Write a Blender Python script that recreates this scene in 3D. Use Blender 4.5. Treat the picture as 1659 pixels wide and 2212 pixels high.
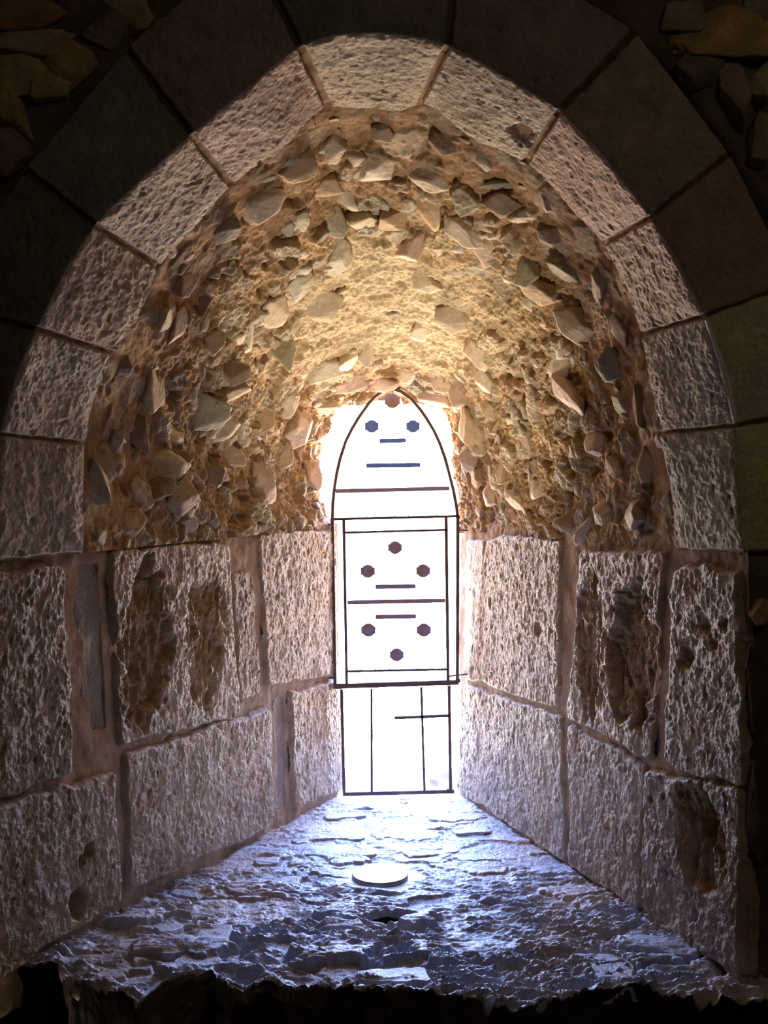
import bpy, math, random
import numpy as np

# ------------------------------------------------------------------ camera, world, lights, exposure
scene = bpy.context.scene
for o in list(bpy.data.objects):
    bpy.data.objects.remove(o)
F = 2400.0                     # focal length in pixels of the 1659 x 2212 frame
CX, CY = 829.5, 1075.0         # vanishing point of the level depth lines
EYE = 1.6
YF, YR, YD, YB = 2.4, 2.64, 3.7, 3.96   # wall face, back of the arch ring, end of the vault, grille plane
SILL = 0.544                   # height of the sill floor

cam_d = bpy.data.cameras.new('camera')
cam_d.sensor_width = 36.0
cam_d.lens = F / 2212 * 36.0
cam_d.shift_y = -(1106 - CY) / 2212
cam_d.clip_start = 0.05
cam = bpy.data.objects.new('camera', cam_d)
scene.collection.objects.link(cam)
cam.location = (0, 0, EYE)
cam.rotation_euler = (math.pi / 2, 0, 0)
scene.camera = cam

SKY = 17.0
world = bpy.data.worlds.new('daylight')
scene.world = world
world.use_nodes = True
wn, wl = world.node_tree.nodes, world.node_tree.links
wn.clear()
w_out = wn.new('ShaderNodeOutputWorld')
w_bg = wn.new('ShaderNodeBackground')
w_tc = wn.new('ShaderNodeTexCoord')
w_sx = wn.new('ShaderNodeSeparateXYZ')
w_mr = wn.new('ShaderNodeMapRange')
w_cr = wn.new('ShaderNodeValToRGB')
w_mr.inputs['From Min'].default_value = -1
w_mr.inputs['From Max'].default_value = 1
wl.new(w_tc.outputs['Generated'], w_sx.inputs[0])
wl.new(w_sx.outputs['Z'], w_mr.inputs['Value'])
wl.new(w_mr.outputs['Result'], w_cr.inputs['Fac'])
cr = w_cr.color_ramp
cr.elements[0].position = 0.0
cr.elements[0].color = (2.2, 1.6, 1.05, 1)       # sunlit ground
cr.elements[1].position = 1.0
cr.elements[1].color = (0.6, 1.35, 3.9, 1)        # zenith
for p_, c_ in ((0.38, (2.4, 1.9, 1.35, 1)), (0.43, (1.3, 1.2, 1.1, 1)), (0.46, (0.42, 0.43, 0.44, 1)), (0.53, (0.42, 0.44, 0.5, 1)), (0.56, (0.9, 1.1, 1.5, 1)), (0.62, (1.25, 1.75, 3.2, 1))):
    e_ = cr.elements.new(p_)
    e_.color = c_
w_bg.inputs['Strength'].default_value = SKY
wl.new(w_cr.outputs['Color'], w_bg.inputs['Color'])
wl.new(w_bg.outputs[0], w_out.inputs[0])


def light(name, kind, loc, energy, color, aim=None, **kw):
    d = bpy.data.lights.new(name, kind)
    d.energy = energy
    d.color = color
    for k, v in kw.items():
        setattr(d, k, v)
    o = bpy.data.objects.new(name, d)
    scene.collection.objects.link(o)
    o.location = loc
    if aim is not None:
        from mathutils import Vector
        o.rotation_euler = (Vector(aim) - Vector(loc)).to_track_quat('-Z', 'Y').to_euler()
    return o


portal = light('window_portal', 'AREA', (0.04, 4.30, 1.24), 1.0, (1, 1, 1), aim=(0.04, 0, 1.24), shape='RECTANGLE', size=0.60, size_y=1.50)
portal.data.cycles.is_portal = True
# the beam of the uplight set in the sill, washing the vault
light('uplight_beam', 'SPOT', (-0.011, 3.10, SILL + 0.06), 84, (1.0, 0.82, 0.55), aim=(0.07, 3.36, 2.3),
      spot_size=math.radians(56), spot_blend=1.0, shadow_soft_size=0.06)
# dim unseen fill light, added high in the room to lift the wall face
light('room_fill_light', 'POINT', (1.15, 0.0, 3.2), 9.5, (1.0, 0.80, 0.55), shadow_soft_size=0.15)

scene.view_settings.view_transform = 'Standard'
scene.view_settings.look = 'None'
scene.view_settings.gamma = 1.0
scene.view_settings.use_curve_mapping = False
scene.view_settings.exposure = 0.0
scene.cycles.use_denoising = True
scene.cycles.max_bounces = 8
scene.cycles.diffuse_bounces = 5
scene.cycles.glossy_bounces = 3
scene.cycles.sample_clamp_indirect = 8.0

# ------------------------------------------------------------------ numpy noise
f32 = np.float32


def _hash(ix, iy, iz, seed):
    h = (ix.astype(np.uint32) * np.uint32(374761393) + iy.astype(np.uint32) * np.uint32(668265263)
         + iz.astype(np.uint32) * np.uint32(2147483647) + np.uint32((seed * 974634777 + 12345) & 0xffffffff))
    h = (h ^ (h >> np.uint32(13))) * np.uint32(1274126177)
    h = (h ^ (h >> np.uint32(16))) * np.uint32(2246822519)
    return h ^ (h >> np.uint32(15))


def perlin(p, seed=0):
    p = np.asarray(p, dtype=f32)
    pi = np.floor(p).astype(np.int64)
    pf = (p - pi).astype(f32)
    u = pf * pf * pf * (pf * (pf * 6 - 15) + 10)
    res = np.zeros(p.shape[:-1], f32)
    for dx in (0, 1):
        wx = u[..., 0] if dx else 1 - u[..., 0]
        for dy in (0, 1):
            wy = u[..., 1] if dy else 1 - u[..., 1]
            for dz in (0, 1):
                wz = u[..., 2] if dz else 1 - u[..., 2]
                h = _hash(pi[..., 0] + dx, pi[..., 1] + dy, pi[..., 2] + dz, seed)
                gx = (h & np.uint32(1023)).astype(f32) / 511.5 - 1
                gy = ((h >> np.uint32(10)) & np.uint32(1023)).astype(f32) / 511.5 - 1
                gz = ((h >> np.uint32(20)) & np.uint32(1023)).astype(f32) / 511.5 - 1
                res += wx * wy * wz * (gx * (pf[..., 0] - dx) + gy * (pf[..., 1] - dy) + gz * (pf[..., 2] - dz))
    return res * 1.5


def fbm(p, octaves=4, seed=0, gain=0.5, lac=2.03, ridged=False):
    p = np.asarray(p, dtype=f32)
    a, out, tot = 1.0, 0, 0
    for k in range(octaves):
        n = perlin(p, seed + k * 17)
        if ridged:
            n = 1 - 2 * np.abs(n)
        out = out + a * n
        tot += a
        a *= gain
        p = p * lac + 3.7
    return out / tot


def worley(p, seed=0):
    p = np.asarray(p, dtype=f32)
    pi = np.floor(p).astype(np.int64)
    f1 = np.full(p.shape[:-1], 9, f32)
    f2 = np.full(p.shape[:-1], 9, f32)
    cid = np.zeros(p.shape[:-1], np.uint32)
    for dx in (-1, 0, 1):
        for dy in (-1, 0, 1):
            for dz in (-1, 0, 1):
                c = pi + np.array([dx, dy, dz])
                h = _hash(c[..., 0], c[..., 1], c[..., 2], seed)
                fx = c[..., 0] + (h & np.uint32(1023)).astype(f32) / 1023
                fy = c[..., 1] + ((h >> np.uint32(10)) & np.uint32(1023)).astype(f32) / 1023
                fz = c[..., 2] + ((h >> np.uint32(20)) & np.uint32(1023)).astype(f32) / 1023
                d = np.sqrt((fx - p[..., 0]) ** 2 + (fy - p[..., 1]) ** 2 + (fz - p[..., 2]) ** 2)
                near = d < f1
                f2 = np.where(near, f1, np.minimum(f2, d))
                cid = np.where(near, h, cid)
                f1 = np.where(near, d, f1)
    return f1, f2, cid


def sstep(a, b, x):
    t = np.clip((x - a) / (b - a), 0, 1)
    return t * t * (3 - 2 * t)


def lerp(a, b, t):
    return a + (b - a) * t


# ------------------------------------------------------------------ mesh helpers
def link(o, parent=None):
    scene.collection.objects.link(o)
    if parent is not None:
        o.parent = parent
    return o


def mesh_obj(name, verts, faces, mat, parent=None, cols=None, smooth=True):
    verts = np.asarray(verts, dtype=f32).reshape(-1, 3)
    me = bpy.data.meshes.new(name)
    if isinstance(faces, np.ndarray):
        n, k = faces.shape
        me.vertices.add(len(verts))
        me.vertices.foreach_set('co', verts.ravel())
        me.loops.add(n * k)
        me.loops.foreach_set('vertex_index', faces.astype(np.int32).ravel())
        me.polygons.add(n)
        me.polygons.foreach_set('loop_start', np.arange(0, n * k, k, dtype=np.int32))
        me.polygons.foreach_set('loop_total', np.full(n, k, dtype=np.int32))
        me.update(calc_edges=True)
    else:
        me.from_pydata(verts.tolist(), [], faces)
    me.polygons.foreach_set('use_smooth', np.full(len(me.polygons), smooth, dtype=bool))
    if cols is not None:
        at = me.color_attributes.new('Col', 'FLOAT_COLOR', 'POINT')
        c4 = np.ones((len(verts), 4), f32)
        c4[:, :3] = np.asarray(cols, dtype=f32).reshape(-1, 3)
        at.data.foreach_set('color', c4.ravel())
    me.materials.append(mat)
    me.update()
    return link(bpy.data.objects.new(name, me), parent)


def grid_faces(nu, nv, flip=False, offset=0):
    i = np.arange((nu) * (nv)).reshape(nu, nv) + offset
    q = np.stack([i[:-1, :-1], i[1:, :-1], i[1:, 1:], i[:-1, 1:]], -1).reshape(-1, 4)
    return q[:, ::-1] if flip else q


def grid_normals(P, toward):
    du = np.gradient(P, axis=0)
    dv = np.gradient(P, axis=1)
    N = np.cross(du, dv)
    N /= np.linalg.norm(N, axis=-1, keepdims=True) + 1e-12
    T = toward - P
    s = np.sign((N * T).sum(-1))
    med = 1.0 if np.median(s) >= 0 else -1.0
    return N * med, med < 0


def px(x, y, Y):
    return np.array([(x - CX) / F * Y, Y, EYE - (y - CY) / F * Y])


def tag(o, label=None, cat=None, group=None, kind=None):
    if label: o['label'] = label
    if cat: o['category'] = cat
    if group: o['group'] = group
    if kind: o['kind'] = kind
    return o


def empty(name, loc=(0, 0, 0)):
    o = bpy.data.objects.new(name, None)
    o.location = loc
    o.empty_display_size = 0.05
    return link(o)


# ------------------------------------------------------------------ materials
def stone_mat(name, rough=0.6, spec=0.5, bump=0.5, fine=240.0, speck=0.25, bump_dist=0.004, rough_var=0.25):
    m = bpy.data.materials.new(name)
    m.use_nodes = True
    n, l = m.node_tree.nodes, m.node_tree.links
    b = n['Principled BSDF']
    at = n.new('ShaderNodeAttribute')
    at.attribute_name = 'Col'
    tc = n.new('ShaderNodeTexCoord')
    n1 = n.new('ShaderNodeTexNoise')
    n1.inputs['Scale'].default_value = fine * 0.35
    n1.inputs['Detail'].default_value = 6
    n1.inputs['Roughness'].default_value = 0.65
    n2 = n.new('ShaderNodeTexNoise')
    n2.inputs['Scale'].default_value = fine
    n2.inputs['Detail'].default_value = 4
    n3 = n.new('ShaderNodeTexNoise')
    n3.inputs['Scale'].default_value = 14
    n3.inputs['Detail'].default_value = 5
    for k in (n1, n2, n3):
        l.new(tc.outputs['Object'], k.inputs['Vector'])
    # colour: attribute * (speckle)
    mr = n.new('ShaderNodeMapRange')
    mr.inputs['From Min'].default_value = 0.3
    mr.inputs['From Max'].default_value = 0.7
    mr.inputs['To Min'].default_value = 1 - speck
    mr.inputs['To Max'].default_value = 1 + speck
    l.new(n1.outputs['Fac'], mr.inputs['Value'])
    mr3 = n.new('ShaderNodeMapRange')
    mr3.inputs['From Min'].default_value = 0.3
    mr3.inputs['From Max'].default_value = 0.7
    mr3.inputs['To Min'].default_value = 0.8
    mr3.inputs['To Max'].default_value = 1.2
    l.new(n3.outputs['Fac'], mr3.inputs['Value'])
    mul = n.new('ShaderNodeMath'); mul.operation = 'MULTIPLY'
    l.new(mr.outputs['Result'], mul.inputs[0])
    l.new(mr3.outputs['Result'], mul.inputs[1])
    vm = n.new('ShaderNodeVectorMath'); vm.operation = 'SCALE'
    l.new(at.outputs['Color'], vm.inputs[0])
    l.new(mul.outputs[0], vm.inputs['Scale'])
    l.new(vm.outputs[0], b.inputs['Base Color'])
    rr = n.new('ShaderNodeMapRange')
    rr.inputs['From Min'].default_value = 0.35
    rr.inputs['From Max'].default_value = 0.65
    rr.inputs['To Min'].default_value = max(0.12, rough - rough_var)
    rr.inputs['To Max'].default_value = min(1.0, rough + rough_var)
    l.new(n2.outputs['Fac'], rr.inputs['Value'])
    l.new(rr.outputs['Result'], b.inputs['Roughness'])
    b.inputs['Specular IOR Level'].default_value = spec
    add = n.new('ShaderNodeMath'); add.operation = 'MULTIPLY_ADD'
    l.new(n2.outputs['Fac'], add.inputs[0])
    add.inputs[1].default_value = 0.45
    l.new(n1.outputs['Fac'], add.inputs[2])
    bp = n.new('ShaderNodeBump')
    bp.inputs['Strength'].default_value = bump
    bp.inputs['Distance'].default_value = bump_dist
    l.new(add.outputs[0], bp.inputs['Height'])
    l.new(bp.outputs[0], b.inputs['Normal'])
    return m


def plain_mat(name, col, rough=0.6, metal=0.0, noise=0.0, col2=None, scale=60):
    m = bpy.data.materials.new(name)
    m.use_nodes = True
    n, l = m.node_tree.nodes, m.node_tree.links
    b = n['Principled BSDF']
    b.inputs['Roughness'].default_value = rough
    b.inputs['Metallic'].default_value = metal
    b.inputs['Base Color'].default_value = (*col, 1)
    if col2 is not None:
        tc = n.new('ShaderNodeTexCoord')
        t = n.new('ShaderNodeTexNoise')
        t.inputs['Scale'].default_value = scale
        t.inputs['Detail'].default_value = 5
        mx = n.new('ShaderNodeMix'); mx.data_type = 'RGBA'
        mx.inputs['A'].default_value = (*col, 1)
        mx.inputs['B'].default_value = (*col2, 1)
        cr_ = n.new('ShaderNodeMapRange')
        cr_.inputs['From Min'].default_value = 0.4
        cr_.inputs['From Max'].default_value = 0.6
        l.new(tc.outputs['Object'], t.inputs['Vector'])
        l.new(t.outputs['Fac'], cr_.inputs['Value'])
        l.new(cr_.outputs['Result'], mx.inputs['Factor'])
        l.new(mx.outputs['Result'], b.inputs['Base Color'])
        bp = n.new('ShaderNodeBump')
        bp.inputs['Strength'].default_value = 0.5
        bp.inputs['Distance'].default_value = 0.001
        l.new(t.outputs['Fac'], bp.inputs['Height'])
        l.new(bp.outputs[0], b.inputs['Normal'])
    return m


M_ashlar = stone_mat('dressed_stone', rough=0.44, spec=0.55, bump=1.0, fine=250, speck=0.20, bump_dist=0.006)
M_ring = stone_mat('arch_stone', rough=0.65, spec=0.4, bump=0.7, fine=300, speck=0.22)
M_mortar = stone_mat('lime_mortar', rough=0.9, spec=0.15, bump=0.25, fine=420, speck=0.10, rough_var=0.08)
M_vault = stone_mat('rubble_and_mortar', rough=0.8, spec=0.3, bump=0.8, fine=260, speck=0.22, rough_var=0.15)
M_rubble = stone_mat('rubble_stone', rough=0.7, spec=0.4, bump=0.35, fine=220, speck=0.12, rough_var=0.15)
M_sill = stone_mat('slate_sill', rough=0.42, spec=0.7, bump=0.9, fine=220, speck=0.2, rough_var=0.22)
M_face = stone_mat('room_wall_stone', rough=0.85, spec=0.2, bump=0.5, fine=260, speck=0.2, rough_var=0.1)
M_iron = plain_mat('rusty_iron', (0.11, 0.09, 0.12), 0.55, 0.2, col2=(0.16, 0.09, 0.06), scale=90)
M_plate = plain_mat('grille_plate_rust_and_glare', (0.32, 0.31, 0.58), 0.55, 0.0, col2=(0.36, 0.24, 0.20), scale=40)  # rust mixed with a lavender glare tint put into the colour
M_plate_glare = plain_mat('grille_plate_glare_tint', (0.12, 0.26, 0.92), 0.5, 0.0, col2=(0.16, 0.27, 0.75), scale=40)  # blue tint of the window glare, painted into the plate colour
M_socket = plain_mat('dark_socket_metal', (0.02, 0.022, 0.03), 0.6, 0.2)
M_rim = plain_mat('steel_rim', (0.45, 0.45, 0.47), 0.3, 0.9)
M_white = plain_mat('white_stone', (0.85, 0.85, 0.85), 0.5)
M_room = plain_mat('room_plaster', (0.20, 0.16, 0.12), 0.9, col2=(0.14, 0.11, 0.08), scale=3)
M_lens = bpy.data.materials.new('glowing_lens')
M_lens.use_nodes = True
_b = M_lens.node_tree.nodes['Principled BSDF']
_b.inputs['Base Color'].default_value = (0.9, 0.9, 0.9, 1)
_b.inputs['Roughness'].default_value = 0.25
_b.inputs['Emission Color'].default_value = (1.0, 0.86, 0.66, 1)
_b.inputs['Emission Strength'].default_value = 18.0

# ------------------------------------------------------------------ contours of the embrasure (pixel x, y at a known depth)
TA = [(-.0, -8, 1215), (.5, -6, 1080), (1, 3, 940), (1.5, 33, 820), (2, 80, 712), (2.5, 135, 597), (3, 207, 487), (3.5, 305, 388),
      (4, 413, 292), (4.5, 530, 195), (5, 650, 103), (5.25, 715, 76), (5.5, 810, 68), (5.75, 895, 78), (6, 967, 100), (6.5, 1090, 165),
      (7, 1207, 240), (7.5, 1315, 350), (8, 1405, 470), (8.5, 1468, 573), (9, 1520, 683), (9.5, 1560, 800), (10, 1587, 920),
      (10.5, 1598, 1060), (11, 1603, 1195)]
TB = [(0, 180, 1197), (.5, 180, 1080), (1, 184, 957), (1.5, 203, 860), (2, 250, 765), (2.5, 305, 670), (3, 345, 577), (3.5, 420, 490),
      (4, 500, 400), (4.5, 610, 320), (5, 708, 230), (5.25, 760, 233), (5.5, 810, 232), (5.75, 860, 238), (6, 908, 225), (6.5, 1020, 297),
      (7, 1135, 350), (7.5, 1225, 440), (8, 1303, 527), (8.5, 1348, 620), (9, 1385, 722), (9.5, 1405, 830), (10, 1425, 935),
      (10.5, 1450, 1060), (11, 1458, 1190)]
TD = [(0, 656, 1145), (1, 640, 1060), (2, 638, 980), (3, 652, 900), (4, 698, 825), (5, 790, 772), (5.5, 848, 762), (6, 900, 772),
      (7, 975, 815), (8, 1022, 880), (9, 1042, 950), (10, 1055, 1040), (11, 1065, 1150)]
TC = [(0, 712, 1143), (1, 690, 1055), (2, 694, 975), (3, 706, 915), (4, 740, 884), (5, 800, 872), (5.5, 848, 862), (6, 900, 868),
      (7, 950, 882), (8, 973, 920), (9, 976, 990), (10, 986, 1065), (11, 1000, 1150)]
TE = [(0, -230, 1215), (1, -240, 895), (2, -150, 660), (3, 55, 370), (4, 275, 108), (5, 520, -150), (6, 990, -170), (7, 1372, 68),
      (8, 1575, 332), (9, 1715, 612), (10, 1800, 880), (11, 1830, 1195)]


def contour(tab, Y):
    tab = np.array(tab, dtype=float)
    T = tab[:, 0]
    X = (tab[:, 1] - CX) / F * Y
    Z = EYE - (tab[:, 2] - CY) / F * Y

    def f(t):
        t = np.asarray(t, dtype=float)
        # monotone-ish cubic (Catmull-Rom) through the knots
        i = np.clip(np.searchsorted(T, t, side='right') - 1, 0, len(T) - 2)
        out = []
        for V in (X, Z):
            m = np.gradient(V, T)
            h = T[i + 1] - T[i]
            s = (t - T[i]) / h
            out.append((2 * s**3 - 3 * s**2 + 1) * V[i] + (s**3 - 2 * s**2 + s) * h * m[i]
                       + (-2 * s**3 + 3 * s**2) * V[i + 1] + (s**3 - s**2) * h * m[i + 1])
        return np.stack([out[0], np.full_like(out[0], Y), out[1]], -1)
    return f


cA, cB, cD, cC = contour(TA, YF), contour(TB, YR), contour(TD, YD), contour(TC, YB)
TEa = np.array(TE, dtype=float)


def cE(t):
    return np.stack([np.interp(t, TEa[:, 0], (TEa[:, 1] - CX) / F * YF), np.full_like(np.asarray(t, float), YF),
                     EYE - (np.interp(t, TEa[:, 0], TEa[:, 2]) - CY) / F * YF], -1)


AXIS = np.array([0.0, 3.0, 1.45])

# ------------------------------------------------------------------ vault (rubble ceiling of the embrasure)
NU, NV = 1000, 440
tt = np.linspace(0, 11, NU)[:, None] * np.ones((1, NV))
ww = np.ones((NU, 1)) * np.linspace(0, 1, NV)[None, :]
kD = 0.80


def vault_base(t, w):
    a, d, c = cB(t), cD(t), cC(t)
    # the rubble vault starts a little behind and outside the ring
    out = a - np.array([0.0, 0, 0.0]) - (AXIS * [1, 0, 1] - a * [1, 0, 1]) * 0.028 * np.array([1, 0, 1])
    w1 = np.clip(w / kD, 0, 1)[..., None]
    w2 = np.clip((w - kD) / (1 - kD), 0, 1)[..., None]
    return lerp(lerp(out, d, w1), c, w2)


VP = vault_base(tt, ww)
# soften the crease where the vault turns down to the window
for _ in range(12):
    VP[:, 1:-1] = (VP[:, :-2] + 2 * VP[:, 1:-1] + VP[:, 2:]) / 4
VN, vflip = grid_normals(VP, AXIS)
pv = VP.astype(f32)
crown = np.exp(-((tt - 5.6) / 2.2) ** 2) * sstep(0.30, 0.5, ww) * (1 - sstep(0.80, 0.9, ww))   # crumbly lime patch at the crown
crown = np.clip(crown + 0.45 * fbm(pv * 5, 3, 91), 0, 1) * sstep(0.15, 0.4, ww)
wp = pv * 13 + np.stack([fbm(pv * 9, 3, 5), fbm(pv * 9, 3, 6), fbm(pv * 9, 3, 7)], -1) * 0.7
f1, f2, cid = worley(wp, 3)
edge = sstep(0.05, 0.28, f2 - f1)
rnd = (cid & np.uint32(255)).astype(f32) / 255
rnd2 = ((cid >> np.uint32(8)) & np.uint32(255)).astype(f32) / 255
# each small stone is a tilted facet standing out of the mortar by its own amount
tilt = (((cid >> np.uint32(16)) & np.uint32(255)).astype(f32) / 127 - 1)
tilt2 = (((cid >> np.uint32(4)) & np.uint32(255)).astype(f32) / 127 - 1)
fac = tilt * np.sin(wp[..., 1]) + tilt2 * np.sin(wp[..., 0] + wp[..., 2])
stones = edge * (0.004 + 0.016 * rnd + 0.012 * fac) * (rnd2 > 0.30) * (1 - 0.75 * crown)
h = stones + 0.020 * fbm(pv * 6, 4, 11) + 0.012 * fbm(pv * 24, 4, 12, gain=0.6) * (0.6 + 0.6 * (1 - edge)) \
    + 0.005 * fbm(pv * 80, 3, 13, gain=0.65) * (0.5 + crown)
h += 0.010 * fbm(pv * 12, 4, 14, ridged=True) * (1 - crown) - 0.010
h -= 0.026 * sstep(0.12, 0.5, fbm(pv * 15, 3, 15)) * (1 - 0.6 * crown)
rz = 1 - sstep(0.06, 0.26, ww + 0.08 * fbm(pv * 7, 3, 40))     # smooth mortar smeared against the ring
h += 0.007 * fbm(pv * 45, 4, 16, gain=0.65, ridged=True) * (1 - 0.7 * crown)
h = lerp(h, 0.016 * fbm(pv * 9, 2, 17) + 0.004 * fbm(pv * 30, 3, 18) - 0.004, 0.72 * rz)
h *= sstep(0, 0.03, ww) * 0.7 + 0.3
VH = h
VPd = VP + VN * h[..., None]
ringzone = 1 - sstep(0.10, 0.38, ww + 0.12 * fbm(pv * 7, 3, 40))
mort = np.array([0.44, 0.27, 0.14]) * (1 + 0.15 * fbm(pv * 10, 3, 44))[..., None]
lime = lerp(np.array([0.44, 0.30, 0.16]), np.array([0.64, 0.52, 0.33]), crown[..., None]) * (1 + 0.2 * fbm(pv * 40, 3, 45))[..., None]
tones = np.array([[0.50, 0.42, 0.30], [0.56, 0.48, 0.36], [0.42, 0.36, 0.26], [0.44, 0.40, 0.30], [0.48, 0.33, 0.22], [0.36, 0.28, 0.20]])
stc = tones[(cid >> np.uint32(20)).astype(np.int64) % 6] * (0.85 + 0.3 * rnd[..., None])
body = lerp(lime, mort, ringzone[..., None])
sm = (edge * (rnd2 > 0.30) * (1 - 0.8 * crown) * (1 - 0.35 * ringzone))[..., None]
VCOL = lerp(body, stc, sm)
ceiling = mesh_obj('ceiling', VPd, grid_faces(NU, NV, vflip), M_vault, cols=VCOL)
tag(ceiling, 'rough rubble stone vault of the window embrasure', None, kind='structure')

# ------------------------------------------------------------------ chipped stones
def ico(sub):
    import bmesh
    bm = bmesh.new()
    bmesh.ops.create_icosphere(bm, subdivisions=sub, radius=1)
    V = np.array([v.co[:] for v in bm.verts])
    Fc = np.array([[v.index for v in f.verts] for f in bm.faces])
    bm.free()
    return V, Fc


ICO4, ICO3 = ico(5), ico(3)
rng = np.random.RandomState(7)


def rock_shape(base, seed, sx, sy, sz, planes=11, rough=0.03):
    r = np.random.RandomState(seed)
    V, Fc = base
    D = V / np.linalg.norm(V, axis=1, keepdims=True)
    n = r.normal(size=(planes, 3))
    n[0] = [r.normal() * .25, r.normal() * .25, 1]
    n[-1] = [r.normal() * .6, r.normal() * .6, 1]; n[-2] = [r.normal() * .7, r.normal() * .7, 1]
    n[1] = [r.normal() * .2, r.normal() * .2, -1]
    a0 = r.uniform(0, 6.28)
    k = r.randint(4, 7)
    for i in range(k):
        a = a0 + i * 2 * math.pi / k + r.uniform(-.3, .3)
        if 2 + i < planes:
            n[2 + i] = [math.cos(a), math.sin(a), r.normal() * .25]
    n /= np.linalg.norm(n, axis=1, keepdims=True)
    d = r.uniform(0.62, 0.95, planes)
    d[0] = 0.62
    d[2 + k:] = r.uniform(0.80, 1.05, max(0, planes - 2 - k))
    d[-1] = r.uniform(.66, .8); d[-2] = r.uniform(.66, .82)
    dot = np.maximum(D @ n.T, 1e-3)
    # soft minimum over the cutting planes keeps the broken edges slightly worn
    rr = d[None] / dot
    q = 26.0
    R = (np.sum(np.minimum(rr, 8) ** -q, axis=1)) ** (-1 / q)
    P = D * R[:, None]
    d_ = None
    nz = fbm(P * 1.8 + seed * 1.3, 4, seed % 97, gain=0.6)
    nf_ = fbm(P * 7.0 + seed, 3, seed % 89, gain=0.6) if len(V) > 2000 else 0 * nz
    P = P * (1 + rough * 3.0 * nz + 0.045 * nf_)[:, None]
    return P * np.array([sx, sy, sz]), Fc


VPX = np.stack([CX + VPd[..., 0] / VPd[..., 1] * F, CY + (EYE - VPd[..., 2]) / VPd[..., 1] * F], -1)


def frame_at(i, j, ang):
    n = VN[i, j]
    p = VPd[i, j]
    right = np.array([1.0, 0, 0]) - n * n[0]
    if np.linalg.norm(right) < 0.3:
        right = np.array([0, 0, 1.0]) - n * n[2]
    right /= np.linalg.norm(right)
    up = np.cross(n, right)
    c, s = math.cos(ang), math.sin(ang)
    return p, right * c + up * s, -right * s + up * c, n


C_L, C_M, C_G, C_P, C_T, C_D = (0.66, 0.56, 0.42), (0.54, 0.43, 0.29), (0.44, 0.40, 0.29), (0.58, 0.44, 0.34), (0.52, 0.37, 0.22), (0.32, 0.24, 0.17)
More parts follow.
